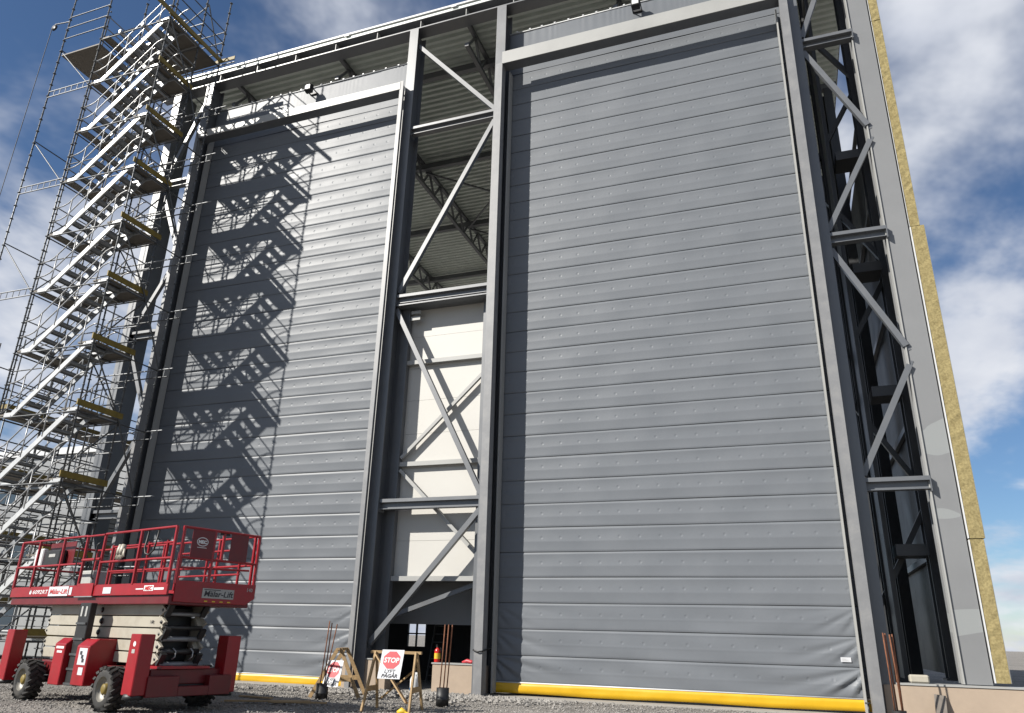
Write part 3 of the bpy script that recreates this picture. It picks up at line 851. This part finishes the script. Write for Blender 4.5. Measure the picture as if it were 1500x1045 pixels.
# ------------------------------------------------------------------ scissor lift
def scissor_lift():
    lf = empty('scissor_lift', (-9.68, -8.0, 0), R(-16.3), 'red rough-terrain scissor lift with cream arms, parked by the shadow-striped door', 'scissor lift')
    X90, END = (R(90), 0, 0), (R(90), 0, R(90))
    # platform deck
    pf = MB().box(-5.95, .02, .03, 1.57, 1.66, 1.80).build('platform', 'red_dark', lf, .008)
    MB().box(-5.9, -.05, .05, 1.55, 1.801, 1.83).build('deck_floor', 'galv_dark', pf)
    MB().box(-5.95, .0, -.012, .028, 1.805, 2.0).build('side_panel', 'red', pf, .006)
    MB().box(-5.95, .0, 1.56, 1.60, 1.805, 2.0).build('side_panel', 'red', pf, .006)
    MB().prism([(.10, 1.705), (.34, 1.70), (1.48, 1.705), (1.66, 1.82), (1.66, 2.06), (.10, 2.04)], 'x', .022, .055).build('end_panel', 'red', pf, .005)
    # rails
    def post(x, y, z0=1.98, z1=2.92, w=.045, m='red'):
        return MB().box(x - w / 2, x + w / 2, y - w / 2, y + w / 2, z0, z1).build('rail_post', m, lf, .006)
    def rail(p, q, r=.022):
        return rod('rail', p, q, r, 'red', lf)
    for x in (-.03, -1.14, -2.42, -3.10, -4.03, -5.1, -5.9):
        post(x, .0); post(x, 1.58)
    for y0, z in ((0, 2.915), (0, 2.40), (1.58, 2.915), (1.58, 2.40)):
        if y0 == 0:
            rail((-5.9, 0, z), (-3.1, 0, z)); rail((-2.42, 0, z), (-.03, 0, z))
        else:
            rail((-5.9, y0, z), (-.03, y0, z))
    # sliding inner deck rails
    for x in (-.25, -.45, -1.05, -2.3):
        post(x, .12, 1.98, 2.72, .04)
    for z in (2.24, 2.68):
        rail((-2.32, .12, z), (-.22, .12, z), .019); rail((-2.32, 1.46, z), (-.22, 1.46, z), .019)
    for x in (-.25, -1.3, -2.3):
        post(x, 1.46, 1.98, 2.72, .04)
    # end rails with boards
    for y in (.10, .70, 1.62):
        post(.03, y)
    post(.0, .90, 2.42, 2.9)
    for z, a, b in ((2.915, .08, 1.63), (2.42, .08, 1.63)):
        rail((.03, a, z), (.03, b, z))
    rail((.0, .12, 2.25), (.0, 1.5, 2.30), .018)
    MB().box(-.005, .012, .80, 1.0, 2.86, 2.93).build('rail_joint', 'black', lf)
    bA = MB().box(.035, .05, .26, .68, 2.43, 2.90).build('end_board', 'red_dark', lf, .004)
    MB().box(.035, .05, 1.02, 1.38, 2.43, 2.90).build('end_board', 'red_dark', lf, .004)
    ov = MB()
    ov.add([(.0525, .46 + .11 * math.cos(t * math.pi / 16), 2.70 + .075 * math.sin(t * math.pi / 16)) for t in range(32)] + [(.0525, .46 + .098 * math.cos(t * math.pi / 16), 2.70 + .063 * math.sin(t * math.pi / 16)) for t in range(32)],
           [(t, (t + 1) % 32, 32 + (t + 1) % 32, 32 + t) for t in range(32)])
    ov.build('logo_ring', 'white_ink', bA)
    text('lettering', 'MEC', .075, 'white_ink', bA, (.0535, .38, 2.672), END, 0, .004, .16)
    MB().box(.0515, .053, .37, .55, 2.598, 2.607).build('logo_line', 'white_ink', bA)
    # left end rails and control panel
    for y in (.0, .8, 1.58):
        post(-5.92, y)
    for z in (2.915, 2.40):
        rail((-5.92, 0, z), (-5.92, 1.58, z))
    cp = MB().box(-5.08, -3.98, .20, .215, 2.41, 2.88).build('control_panel', 'red_dark', lf, .004)
    cb = MB().box(-4.92, -4.28, .05, .20, 2.38, 2.72).build('control_box', 'black', cp, .02)
    MB().box(-4.72, -4.45, .044, .049, 2.58, 2.64).build('control_label', 'cushion_grey', cb)
    MB().box(-3.66, -3.18, .25, .55, 1.84, 2.30).build('storage_box', 'cushion_grey', lf, .02)
    MB().box(-5.5, -5.15, .1, .2, 2.42, 2.78).build('document_holder', 'plastic_white', lf, .02)
    # gate
    ga = MB().box(-3.06, -2.46, -.035, -.014, 1.80, 2.03).build('gate', 'red', lf, .005)
    MB().box(-3.10, -2.42, -.04, -.01, 1.785, 1.803).build('gate_edge', 'alu', ga)
    rod('gate_bar', (-3.1, -.02, 2.46), (-2.42, -.02, 2.46), .028, 'red', ga)
    rod('gate_bar', (-3.1, -.02, 2.90), (-2.42, -.02, 2.90), .02, 'red', ga)
    for x in (-3.2, -2.52):
        MB().tube([(x, -.03, 2.1), (x - .06, -.05, 2.14), (x - .06, -.05, 2.72), (x, -.03, 2.76)], .014, 6).build('grab_handle', 'dark_metal', ga)
    # hanging hose
    MB().tube([(-.95, .02, 2.9), (-.97, .0, 2.6), (-.9, -.01, 2.5), (-.78, -.01, 2.47), (-.66, .0, 2.55), (-.62, .02, 2.9)], .016, 7).build('hose', 'black', lf)
    # side lettering
    text('lettering', '6092RT', .105, 'white_ink', pf, (-4.93, -.014, 1.862), X90, .1, .001, .66)
    MB().lathe([(.0, -.0135), (.045, -.0135), (.045, -.014)], (-5.03, 0, 1.90), 'y', 16).build('logo_dot', 'white_ink', pf)
    sg = MB().box(-4.22, -3.42, -.02, -.013, 1.815, 1.99).build('side_sign', 'paper', pf)
    text('lettering', 'Mälar-Lift', .125, 'red_ink', sg, (-4.17, -.022, 1.855), X90, .15, .002, .72)
    MB().box(-3.38, -3.28, -.018, -.013, 1.83, 1.97).build('sticker', 'paper', pf)
    MB().box(-2.10, -1.82, -.018, -.013, 1.84, 1.95).build('sticker', 'paper', pf)
    mc = MB().box(-.72, -.42, -.016, -.013, 1.87, 1.96).build('logo_plate', 'white_ink', pf, .001)
    text('lettering', 'MEC', .085, 'red_ink', mc, (-.69, -.018, 1.885), X90, .25, .004, .24)
    MB().box(-.98, -.74, -.016, -.013, 1.895, 1.915).build('logo_bar', 'white_ink', mc)
    MB().box(-.40, -.10, -.016, -.013, 1.885, 1.92).build('logo_bar', 'white_ink', mc)
    es = MB().box(.056, .062, .60, 1.22, 1.785, 1.945).build('end_sign', 'cushion_grey', pf)
    text('lettering', 'Mälar-Lift', .135, 'ink', es, (.0635, .63, 1.815), END, .15, .002, .57)
    MB().box(.0625, .0635, .63, .95, 1.918, 1.93).build('sign_line', 'ink', es)
    text('lettering', '140', .085, 'cushion_grey', pf, (.057, 1.47, 1.935), END, 0, .002)
    for k in range(4):
        MB().box(.056, .060, .66 + k * .15, .72 + k * .15, 1.725, 1.745).build('reflector', 'label_yellow', pf)
    # scissor stack
    ARM = MB()
    def arm(y, zc, first=False):
        h = .086
        poly = [(-4.64, zc), (-4.50, zc + h), (-.50, zc + h), (-.35, zc), (-.50, zc - h), (-4.50, zc - h)]
        return MB().prism(poly, 'y', y, y + .055).build('scissor_arm', 'cream', lf, .006)
    for i, zc in enumerate((1.575, 1.383, 1.190, .993, .80)):
        a = arm(.25 + .012 * (i % 2), zc)
        arm(1.02 - .012 * (i % 2), zc)
        MB().lathe([(0, -.02), (.035, -.02), (.05, -.008), (.055, .01)], (-2.5 + .03 * (i % 2), .25, zc), 'y', 14).build('pin', 'dark_metal', a)
        MB().lathe([(0, -.014), (.022, -.014), (.03, .0)], (-.46, .255, zc), 'y', 12).build('pin', 'dark_metal', a)
        MB().lathe([(0, -.014), (.022, -.014), (.03, .0)], (-4.54, .255, zc), 'y', 12).build('pin', 'dark_metal', a)
        # zig-zag end plates seen from the end
        for y in (.31, .97):
            MB().bar((-.42, y, zc - .09), (-.56 if i % 2 else -.30, y, zc + .09), .05, .10, (0, 1, 0)).build('end_link', 'cream' if i % 2 else 'dark_metal', a)
    text('lettering', '140', .08, 'ink', lf, (-.80, .247, 1.355), X90)
    for z, m, r in ((1.52, 'galv', .035), (1.30, 'dark_metal', .04), (1.12, 'galv', .042), (.92, 'dark_metal', .05), (.72, 'galv', .045)):
        MB().tube([(-.42, .30, z), (-.42, 1.0, z)], r, 10).build('cross_tube', m, lf)
    for y in (.5, .82):
        MB().tube([(-.36, y, .80), (-.33, y + .03, .84), (-.34, y + .04, .92), (-.36, y - .01, .98)], .012, 6).build('hose_clamp', 'alu', lf)
    MB().box(-4.3, -.72, .34, .98, .74, 1.64).build('stack_shade_block', 'black', lf, .03)  # hydraulics massed as one block; shade between the arms put into its black
    # chassis
    ch = MB().box(-4.75, -.22, .08, 1.42, .42, .66).build('chassis', 'red_dark', lf, .015)
    MB().box(-.9, -.15, .22, 1.1, .662, .70).build('slide_rail', 'red', ch)
    MB().box(-.24, -.06, -.02, .52, .25, .56).box(-.24, -.06, 1.08, 1.5, .25, .56).box(-.24, -.06, .519, 1.081, .25, .40).build('bumper', 'red_dark', ch, .01)
    MB().box(-.30, -.235, .3, 1.3, .3, .60).build('bumper_recess', 'black', ch)
    for x, y0, y1, s in ((-.41, -.25, .0, 1), (-.41, 1.36, 1.62, 1), (-5.05, -.25, .0, -1), (-5.05, 1.36, 1.62, -1)):
        o = MB().box(x, x + .31, y0, y1, .28, 1.19).build('outrigger', 'red', ch, .012)
        MB().lathe([(0, .0), (.0, .16), (.16, .16), (.14, .24), (.05, .26), (.05, .3)], (x + .16, (y0 + y1) / 2, .06), 'z', 16).build('foot_pad', 'black', o)
    MB().lathe([(0, -.253), (.04, -.253)], (-.25, 0, 1.04), 'y', 14).build('decal', 'white_ink', ch)
    MB().box(-.30, -.21, -.2535, -.2515, .90, .96).build('decal', 'cushion_grey', ch)
    bxA = MB().prism([(-.2, .30), (-.2, .98), (-.08, 1.08), (.22, 1.08), (.22, .30)], 'x', -3.05, -2.66).build('hydraulic_box', 'red', ch, .012)
    for k, (a, b) in enumerate(((-2.98, -2.70), (-2.93, -2.74))):
        MB().box(a, b, -.2035, -.201, .90 - k * .07, .94 - k * .075).build('decal_strip', 'white_ink', bxA)
    bxB = MB().prism([(-.2, .33), (-.2, .96), (-.06, 1.08), (.34, 1.08), (.34, .33)], 'x', -2.22, -1.78).build('battery_box', 'red', ch, .012)
    MB().box(-2.10, -1.82, -.206, -.201, .66, .93).build('warning_label', 'paper', bxB)
    for k, (a, b) in enumerate(((-2.06, .82), (-1.96, .70), (-2.0, .76))):
        MB().box(a, a + .08, -.2075, -.2065, b, b + .06).build('label_mark', 'ink', bxB)
    MB().box(-2.02, -1.86, -.205, -.201, .50, .62).build('warning_label', 'paper', bxB)
    MB().box(-1.779, -1.774, .1, .22, .55, .66).build('decal', 'cushion_grey', bxB)
    # ladder
    ld = MB().box(-2.64, -2.25, -.10, .02, .30, 1.68).build('ladder', 'black', lf, .01)
    for z in (.33, .57, .81, 1.07, 1.33):
        MB().box(-2.62, -2.27, -.125, -.098, z - .018, z + .018).build('rung', 'galv_dark', ld)
    for x in (-2.52, -2.36):
        MB().box(x - .03, x + .03, -.108, -.099, 1.45, 1.62).build('slot', 'cushion_grey', ld)
    # wheels
    def wheel(x, yf, s):
        """yf: outer face; s: -1 near side, +1 far side"""
        W = .27; r = .335
        y0, y1 = (yf, yf + W) if s < 0 else (yf - W, yf)
        m = MB().lathe([(.19, 0), (.25, -.006), (.295, .01), (.315, .05), (.317, W / 2), (.315, W - .05), (.295, W - .01), (.25, W + .006), (.19, W)], (x, y0, r), 'y', 32)
        for k in range(18):
            for h in (0, 1):
                t = 2 * math.pi * (k + h * .5) / 18
                c, sn = math.cos(t), math.sin(t)
                yc = y0 + W * (.24 if h == 0 else .76)
                p = Vector((x + c * .318, yc, r + sn * .318))
                dirv = Vector((-sn * .5, (1 if h == 0 else -1) * .75, c * .5)).normalized()
                m.bar(p - dirv * .085, p + dirv * .085, .048, .05, (c, 0, sn))
        w = m.build('wheel', 'rubber', lf)
        ys = y0 if s < 0 else y1
        q = 1 if s < 0 else -1
        MB().lathe([(.195, ys), (.185, ys + q * .02), (.175, ys + q * .06), (.10, ys + q * .085), (.0, ys + q * .085)], (x, 0, r), 'y', 28).build('rim', 'rim', w)
        hb = MB().lathe([(.085, ys + q * .084), (.08, ys + q * .03), (.055, ys + q * .015), (0, ys + q * .015)], (x, 0, r), 'y', 18).build('hub', 'toe_board', w)
        for k in range(8):
            t = k * math.pi / 4
            MB().lathe([(.013, ys + q * .085), (.013, ys + q * .068), (0, ys + q * .066)], (x + .115 * math.cos(t), 0, r + .115 * math.sin(t)), 'y', 6).build('wheel_nut', 'dark_metal', w)
    for x in (-.98, -3.95):
        wheel(x, -.27, -1); wheel(x, 1.66, 1)
        MB().tube([(x, -.05, .335), (x, 1.45, .335)], .06, 10).build('axle', 'black', lf)
    # work gloves hung on the rail
    gl = MB()
    base = Vector((-1.72, -.035, 2.62))
    for dx in (0, .10):
        for k, (ox, ln) in enumerate(((-.045, .12), (-.015, .15), (.015, .14), (.045, .10), (.075, .08))):
            gl.tube([base + Vector((dx + ox * .7, -.01, -.02)), base + Vector((dx + ox, -.02, -.10)), base + Vector((dx + ox * 1.6, -.03, -.10 - ln * .7))], [.022, .018, .012], 6)
        gl.tube([base + Vector((dx, 0, .06)), base + Vector((dx, -.015, -.04)), base + Vector((dx, -.02, -.11))], [.045, .055, .05], 8)
    g = gl.build('work_gloves', 'cream')
    g.matrix_world = lf.matrix_basis @ Matrix.Identity(4)
    tag(g, 'cream work gloves hung over the rail of the red lift', 'gloves')
scissor_lift()

# ------------------------------------------------------------------ sawhorses and stop signs
def sawhorse(loc, rz, label, ln=.97, h=1.0, spread=.42, brace_left=True):
    s = empty('sawhorse', loc, R(rz), label, 'sawhorse', 'wooden sawhorses closing off the work area')
    MB().box(-ln / 2, ln / 2, -.035, .035, h - .05, h).build('crossbar', 'wood', s, .003)
    for sx in (-1, 1):
        for sy in (-1, 1):
            x = sx * (ln / 2 - .10)
            MB().bar((x, sy * .03, h - .02), (x + sx * .05, sy * spread, -.005), .075, .032, (1, 0, 0)).build('leg', 'wood', s)
        MB().bar((sx * (ln / 2 - .06), -spread * .62, .36), (sx * (ln / 2 - .06), spread * .62, .36), .03, .09).build('stretcher', 'wood', s)
    if brace_left:
        MB().bar((-ln / 2 + .12, -.08, h - .06), (ln / 2 - .12, -.36, .16), .025, .10, (0, 1, 0)).build('diagonal_board', 'wood', s)
        MB().bar((ln / 2 - .12, .1, h - .3), (-ln / 2 + .12, .36, .16), .025, .08, (0, 1, 0)).build('diagonal_board', 'wood', s)
    return s
sawhorse((-6.98, -4.95, 0), 10, 'pale wooden sawhorse carrying the stop sign between the two black pipes')
sawhorse((-9.48, -2.75, 0), 110, 'pale wooden sawhorse standing end-on by the yellow door bar, with the lower stop sign', .9, .98, .52, False)

def stop_sign(loc, rz, tilt, label, lines, w=.42, h=.52):
    s = empty('stop_sign', loc, R(rz), label, 'sign', 'stop signs on the sawhorses')
    # local: x right, z up; sheet hangs from its top edge at the origin, leaning by tilt
    sh = obj('sheet', MB().box(-w / 2, w / 2, -.002, .002, -h, 0).mesh('sheet', 'paper'), s)
    sh.rotation_euler = (R(-tilt), 0, 0)
    r = w * .40; cz = -h * .36
    pts = [(r * math.cos(R(22.5 + 45 * k)), cz + r * math.sin(R(22.5 + 45 * k))) for k in range(8)]
    MB().prism(pts, 'y', -.0045, -.0025).build('octagon', 'sign_red', sh)
    text('lettering', 'STOP', .125, 'white_ink', sh, (-r * .84, -.006, cz - .045), (R(90), 0, 0), 0.05, .003, r * 1.68)
    for i, tx in enumerate(lines):
        text('lettering', tx, .085, 'ink', sh, (-w * (.25 if i == 0 else .34), -.004, -h * (.80 if i == 0 else .955)), (R(90), 0, 0), .15, .001 + .002 * i, w * (.5 if i == 0 else .72))
    return s
stop_sign((-6.99, -5.045, 1.02), 10, 22, 'white paper sign with red stop octagon hung from a sawhorse crossbar', ('LYFT', 'PÅGÅR'))
stop_sign((-9.20, -3.42, .74), -8, 14, 'white stop sign fixed low on a sawhorse leg beside thin rusty rods', ('LYFT', 'PÅGÅR'), .42, .52)

# ------------------------------------------------------------------ rebar starter bars in black pipes
def rebar_pipe(loc, rods, label, r=.125, h=.30):
    s = empty('rebar_pipe', loc, 0, label, 'pipe', 'rebar starter pipes along the facade')
    m = MB().lathe([(r * .86, .02), (r, 0), (r, h * .3), (r + .008, h * .33), (r + .008, h * .42), (r, h * .45), (r, h), (r - .02, h), (r - .02, h - .03), (0, h - .03)], (0, 0, -.01), 'z', 20)
    m.build('pipe', 'black', s)
    for (x0, y0, x1, y1, top) in rods:
        MB().tube([(x0, y0, h - .06), ((x0 + x1) / 2 + .004, (y0 + y1) / 2, (h + top) / 2), (x1, y1, top)], .0135, 6).build('rebar', 'rust', s)
rebar_pipe((-9.42, -3.5, 0), ((-.05, -.02, .02, .0, 1.52), (.0, .03, .05, .05, 1.48), (.05, -.03, .20, .02, 1.46)), 'black pipe with rusty rods standing in front of the lower stop sign')
rebar_pipe((-6.70, -3.42, 0), ((-.06, -.02, -.02, .0, 1.50), (.03, -.04, .07, -.02, 1.50), (.07, .03, .12, .05, 1.50)), 'black pipe with three rusty rods before the beige plinth of the middle tower', .125, .33)
rebar_pipe((1.62, -1.5, -.10), ((-.07, -.03, -.09, .0, 1.65), (-.02, .03, -.05, .05, 1.64), (.05, -.03, .02, .0, 1.62), (.07, .03, .07, .05, 1.63)), 'black pipe with four rusty rods in front of the plinth under the patched corner column', .125, .32)

# ------------------------------------------------------------------ floodlights on the headers
def floodlight(loc, label):
    s = empty('floodlight', loc, 0, label, 'floodlight', 'floodlights on the door headers')
    MB().prism([(-.10, -.16), (-.20, -.12), (-.20, .10), (-.10, .16), (.0, .16), (.0, -.16)], 'x', -.13, .13).build('housing', 'black', s, .012)
    MB().box(-.10, .10, -.206, -.201, -.09, .08).build('lens', 'plastic_white', s)
    MB().box(-.15, -.13, -.12, .20, -.02, .02).box(.13, .15, -.12, .20, -.02, .02).box(-.15, .15, .18, .26, -.03, .03).build('bracket', 'black', s)
floodlight((-14.55, -.26, 19.55), 'black floodlight above the fabric door striped by scaffold shadow')
floodlight((-2.77, -.26, 19.62), 'black floodlight above the fabric door with the white sticker')

# ------------------------------------------------------------------ small things round the middle opening
def extinguisher():
    s = empty('fire_extinguisher', (-8.32, -.27, .672), 0, 'red fire extinguisher with yellow label standing on the beige plinth', 'extinguisher')
    MB().lathe([(.0, .0), (.07, .0), (.075, .02), (.075, .25), (.06, .30), (.025, .33), (.025, .35), (0, .35)], (0, 0, 0), 'z', 18).build('cylinder', 'extinguisher_red', s)
    MB().lathe([(.0765, .08), (.0765, .21)], (0, 0, 0), 'z', 18).build('label_band', 'label_yellow', s)
    MB().box(-.02, .02, -.06, .05, .35, .37).box(-.02, .02, -.07, .02, .385, .40).build('valve', 'black', s)
    MB().tube([(.02, 0, .35), (.09, 0, .32), (.10, 0, .12)], .011, 6).build('hose', 'black', s)
extinguisher()
def jug():
    s = empty('spray_jug', (-8.75, -.55, 0), 0, 'white plastic jug with blue base on the ground in the opening', 'jug')
    MB().lathe([(0, .0), (.115, .0), (.12, .03), (.12, .10)], (0, 0, 0), 'z', 18).build('base', 'plastic_blue', s)
    MB().lathe([(.112, .10), (.115, .28), (.09, .34), (.05, .37), (.05, .41), (0, .41)], (0, 0, 0), 'z', 18).build('body', 'plastic_white', s)
    MB().box(-.06, .12, -.03, .03, .39, .44).box(.06, .10, -.02, .02, .32, .40).build('nozzle', 'plastic_white', s)
jug()
def ladder():
    s = empty('step_ladder', (-10.05, 3.3, .01), 0, 'grey aluminium ladder leaning in the dark room behind the opening', 'ladder')
    for x in (-.25, .25):
        MB().bar((x, 0, 0), (x * .9, .45, 1.75), .03, .07).build('rail', 'galv', s)
    for k in range(7):
        t = .1 + k * .13
        MB().bar((-.24, .45 * t, 1.75 * t), (.24, .45 * t, 1.75 * t), .05, .03).build('rung', 'galv', s)
ladder()
tag(MB().bar((-8.85, 2.6, .0), (-8.6, 3.6, 1.75), .08, .04).build('leaning_post', 'steel_light'), 'grey steel post leaning in the dark opening', 'post')
tag(MB().tube([(-7.17, -.60, 1.02), (-7.17, -.79, .99), (-7.05, -.80, .95), (-6.94, -.79, .97), (-6.93, -.55, 1.0), (-6.9, -.3, 1.04)], .016, 7).build('cable_loop', 'black'), 'black cable looped round the middle column', 'cable')
rg = MB(); rr_ = random.Random(5)
rg.tube([(-7.62, -.36, .70), (-7.5, -.34, .73), (-7.38, -.35, .71), (-7.32, -.38, .72)], [.02, .05, .045, .02], 7)
tag(rg.build('orange_rag', 'sign_red'), 'crumpled orange rag lying on the beige plinth by the column', 'rag')
gv = MB().tube([(-6.62, -5.45, .02), (-6.55, -5.42, .05), (-6.45, -5.44, .03)], [.03, .06, .03], 8)
for k in range(4):
    gv.tube([(-6.5 + .02 * k, -5.43 - .02 * k, .04), (-6.38 + .03 * k, -5.5 - .03 * k, .02)], .015, 6)
tag(gv.build('yellow_glove', 'label_yellow'), 'yellow work glove lying at the foot of a sawhorse', 'glove')
tag(MB().bar((2.40, -.80, -.02), (2.46, -.56, .46), .20, .02, (0, 1, 0)).build('shadow_board', 'shadow_grey_board', None, .004), 'grey-brown board standing in for a shadow on the plinth under the patched corner column', 'board')  # board added in place of a shadow lying on the plinth
tag(MB().tube([(1.17, -.62, .0), (1.17, -.62, .24)], .014, 8).lathe([(0, .24), (.05, .24), (.05, .27), (0, .27)], (1.17, -.62, 0), 'z', 12).build('anchor_bolt', 'dark_metal'), 'dark anchor bolt standing by the end of the yellow door bar', 'bolt')
tag(MB().box(2.0, 2.35, -.42, -.18, .648, .80).build('wood_block', 'cream', None, .03), 'pale block lying on the plinth beside the patched corner column', 'block')
rn = random.Random(9)
for i, (x, y, a, ln) in enumerate(((-10.4, -5.3, .5, 1.6), (-9.6, -5.0, .35, 1.1), (-10.9, -4.2, -.2, .9))):
    tag(MB().bar((x, y, .02), (x + ln * math.cos(a), y + ln * math.sin(a), .03), .10, .025).build('plank', 'wood'), ('long weathered plank on the ground behind the lift', 'short plank on the ground beside a longer one', 'short plank near the sill of the shadow-striped door')[i], 'plank', 'planks lying on the gravel')

# ------------------------------------------------------------------ neighbouring buildings beyond the scaffold
def neighbour():
    b = empty('neighbour_building', (-48, 22, 0), 0, 'low grey industrial building far behind the stair scaffold', 'building')
    MB().box(-26, 12, 0, 16, 0, 13.2).build('wall', 'cladding_grey_and_shade', b)
    MB().box(-26.3, 12.3, -.3, 16.3, 13.2, 13.7).build('roof_edge', 'white_trim', b)
    for r in range(3):
        for k in range(11):
            x = -24 + k * 3.2; z = 1.8 + r * 3.9
            w = MB().box(x, x + 2.0, -.06, .02, z, z + 1.7).build('window', 'white_trim', b)
            for q in range(2):
                MB().box(x + .1 + q * .95, x + .95 + q * .95, -.09, -.061, z + .1, z + 1.6).build('pane', 'window_glass', w)
    for k in range(9):
        MB().box(-26, 12, -.03, -.001, .9 + k * 1.4, .95 + k * 1.4).build('cladding_joint', 'cladding_pale', b)
    c = empty('site_cabin', (-29.5, 4.5, 0), R(6), 'pale site cabin standing at the foot of the stair scaffold', 'cabin')
    for lv in range(2):
        z = lv * 2.75
        MB().box(-4, 4, 0, 2.6, z + .12, z + 2.7).build('wall', 'cladding_pale', c, .03)
        MB().box(-4.05, 4.05, -.05, 2.65, z + 2.7, z + 2.86).build('roof', 'cladding_grey_and_shade', c)
        for x in (-3, -.6, 2.2):
            w = MB().box(x, x + 1.1, -.05, .02, z + 1.0, z + 2.1).build('window', 'white_trim', c)
            MB().box(x + .07, x + 1.03, -.07, -.051, z + 1.07, z + 2.03).build('pane', 'window_glass', w)
neighbour()

def side_scaffold():
    B = Vector((-24.4, 3.0, 0))
    sc = empty('wall_scaffold', B, 0, 'grey scaffold with plank decks behind the stair scaffold, along the open side of the hall', 'scaffold')
    me = MB().tube([(0, 0, 0), (0, 0, 10.4)], .024, 8).mesh('standard', 'galv_dark')
    ys = (-4.6, -2.4, -.2, 2.0, 4.2)
    for y in ys:
        for x in (-.6, .6):
            obj('standard', me, sc, (x, y, 0))
    for z in (1.9, 3.9, 5.9, 7.9):
        for y0, y1 in zip(ys[:-1], ys[1:]):
            for k in range(3):
                block('plank', -.56 + k * .38, -.20 + k * .38, y0 + .02, y1 - .02, z, z + .045, 'deck_ply', sc)
        for x in (-.6, .6):
            for h in (-.06, .5, 1.0):
                rod('guard_rail' if h > 0 else 'ledger', (x, ys[0], z + h), (x, ys[-1], z + h), .022, 'galv_dark', sc)
        for y in ys:
            rod('transom', (-.6, y, z - .08), (.6, y, z - .08), .022, 'galv_dark', sc)
        block('toe_board', .59, .63, ys[0], ys[-1], z + .05, z + .2, 'toe_board', sc)
        block('end_toe_board', -.6, .6, ys[0] - .02, ys[0] + .02, z + .05, z + .2, 'toe_board', sc)
    for i in range(4):
        rod('diagonal_brace', (.63, ys[i], 1.9 * (i + .1)), (.63, ys[i + 1], 1.9 * (i + 1.1)), .022, 'galv_dark', sc)
side_scaffold()
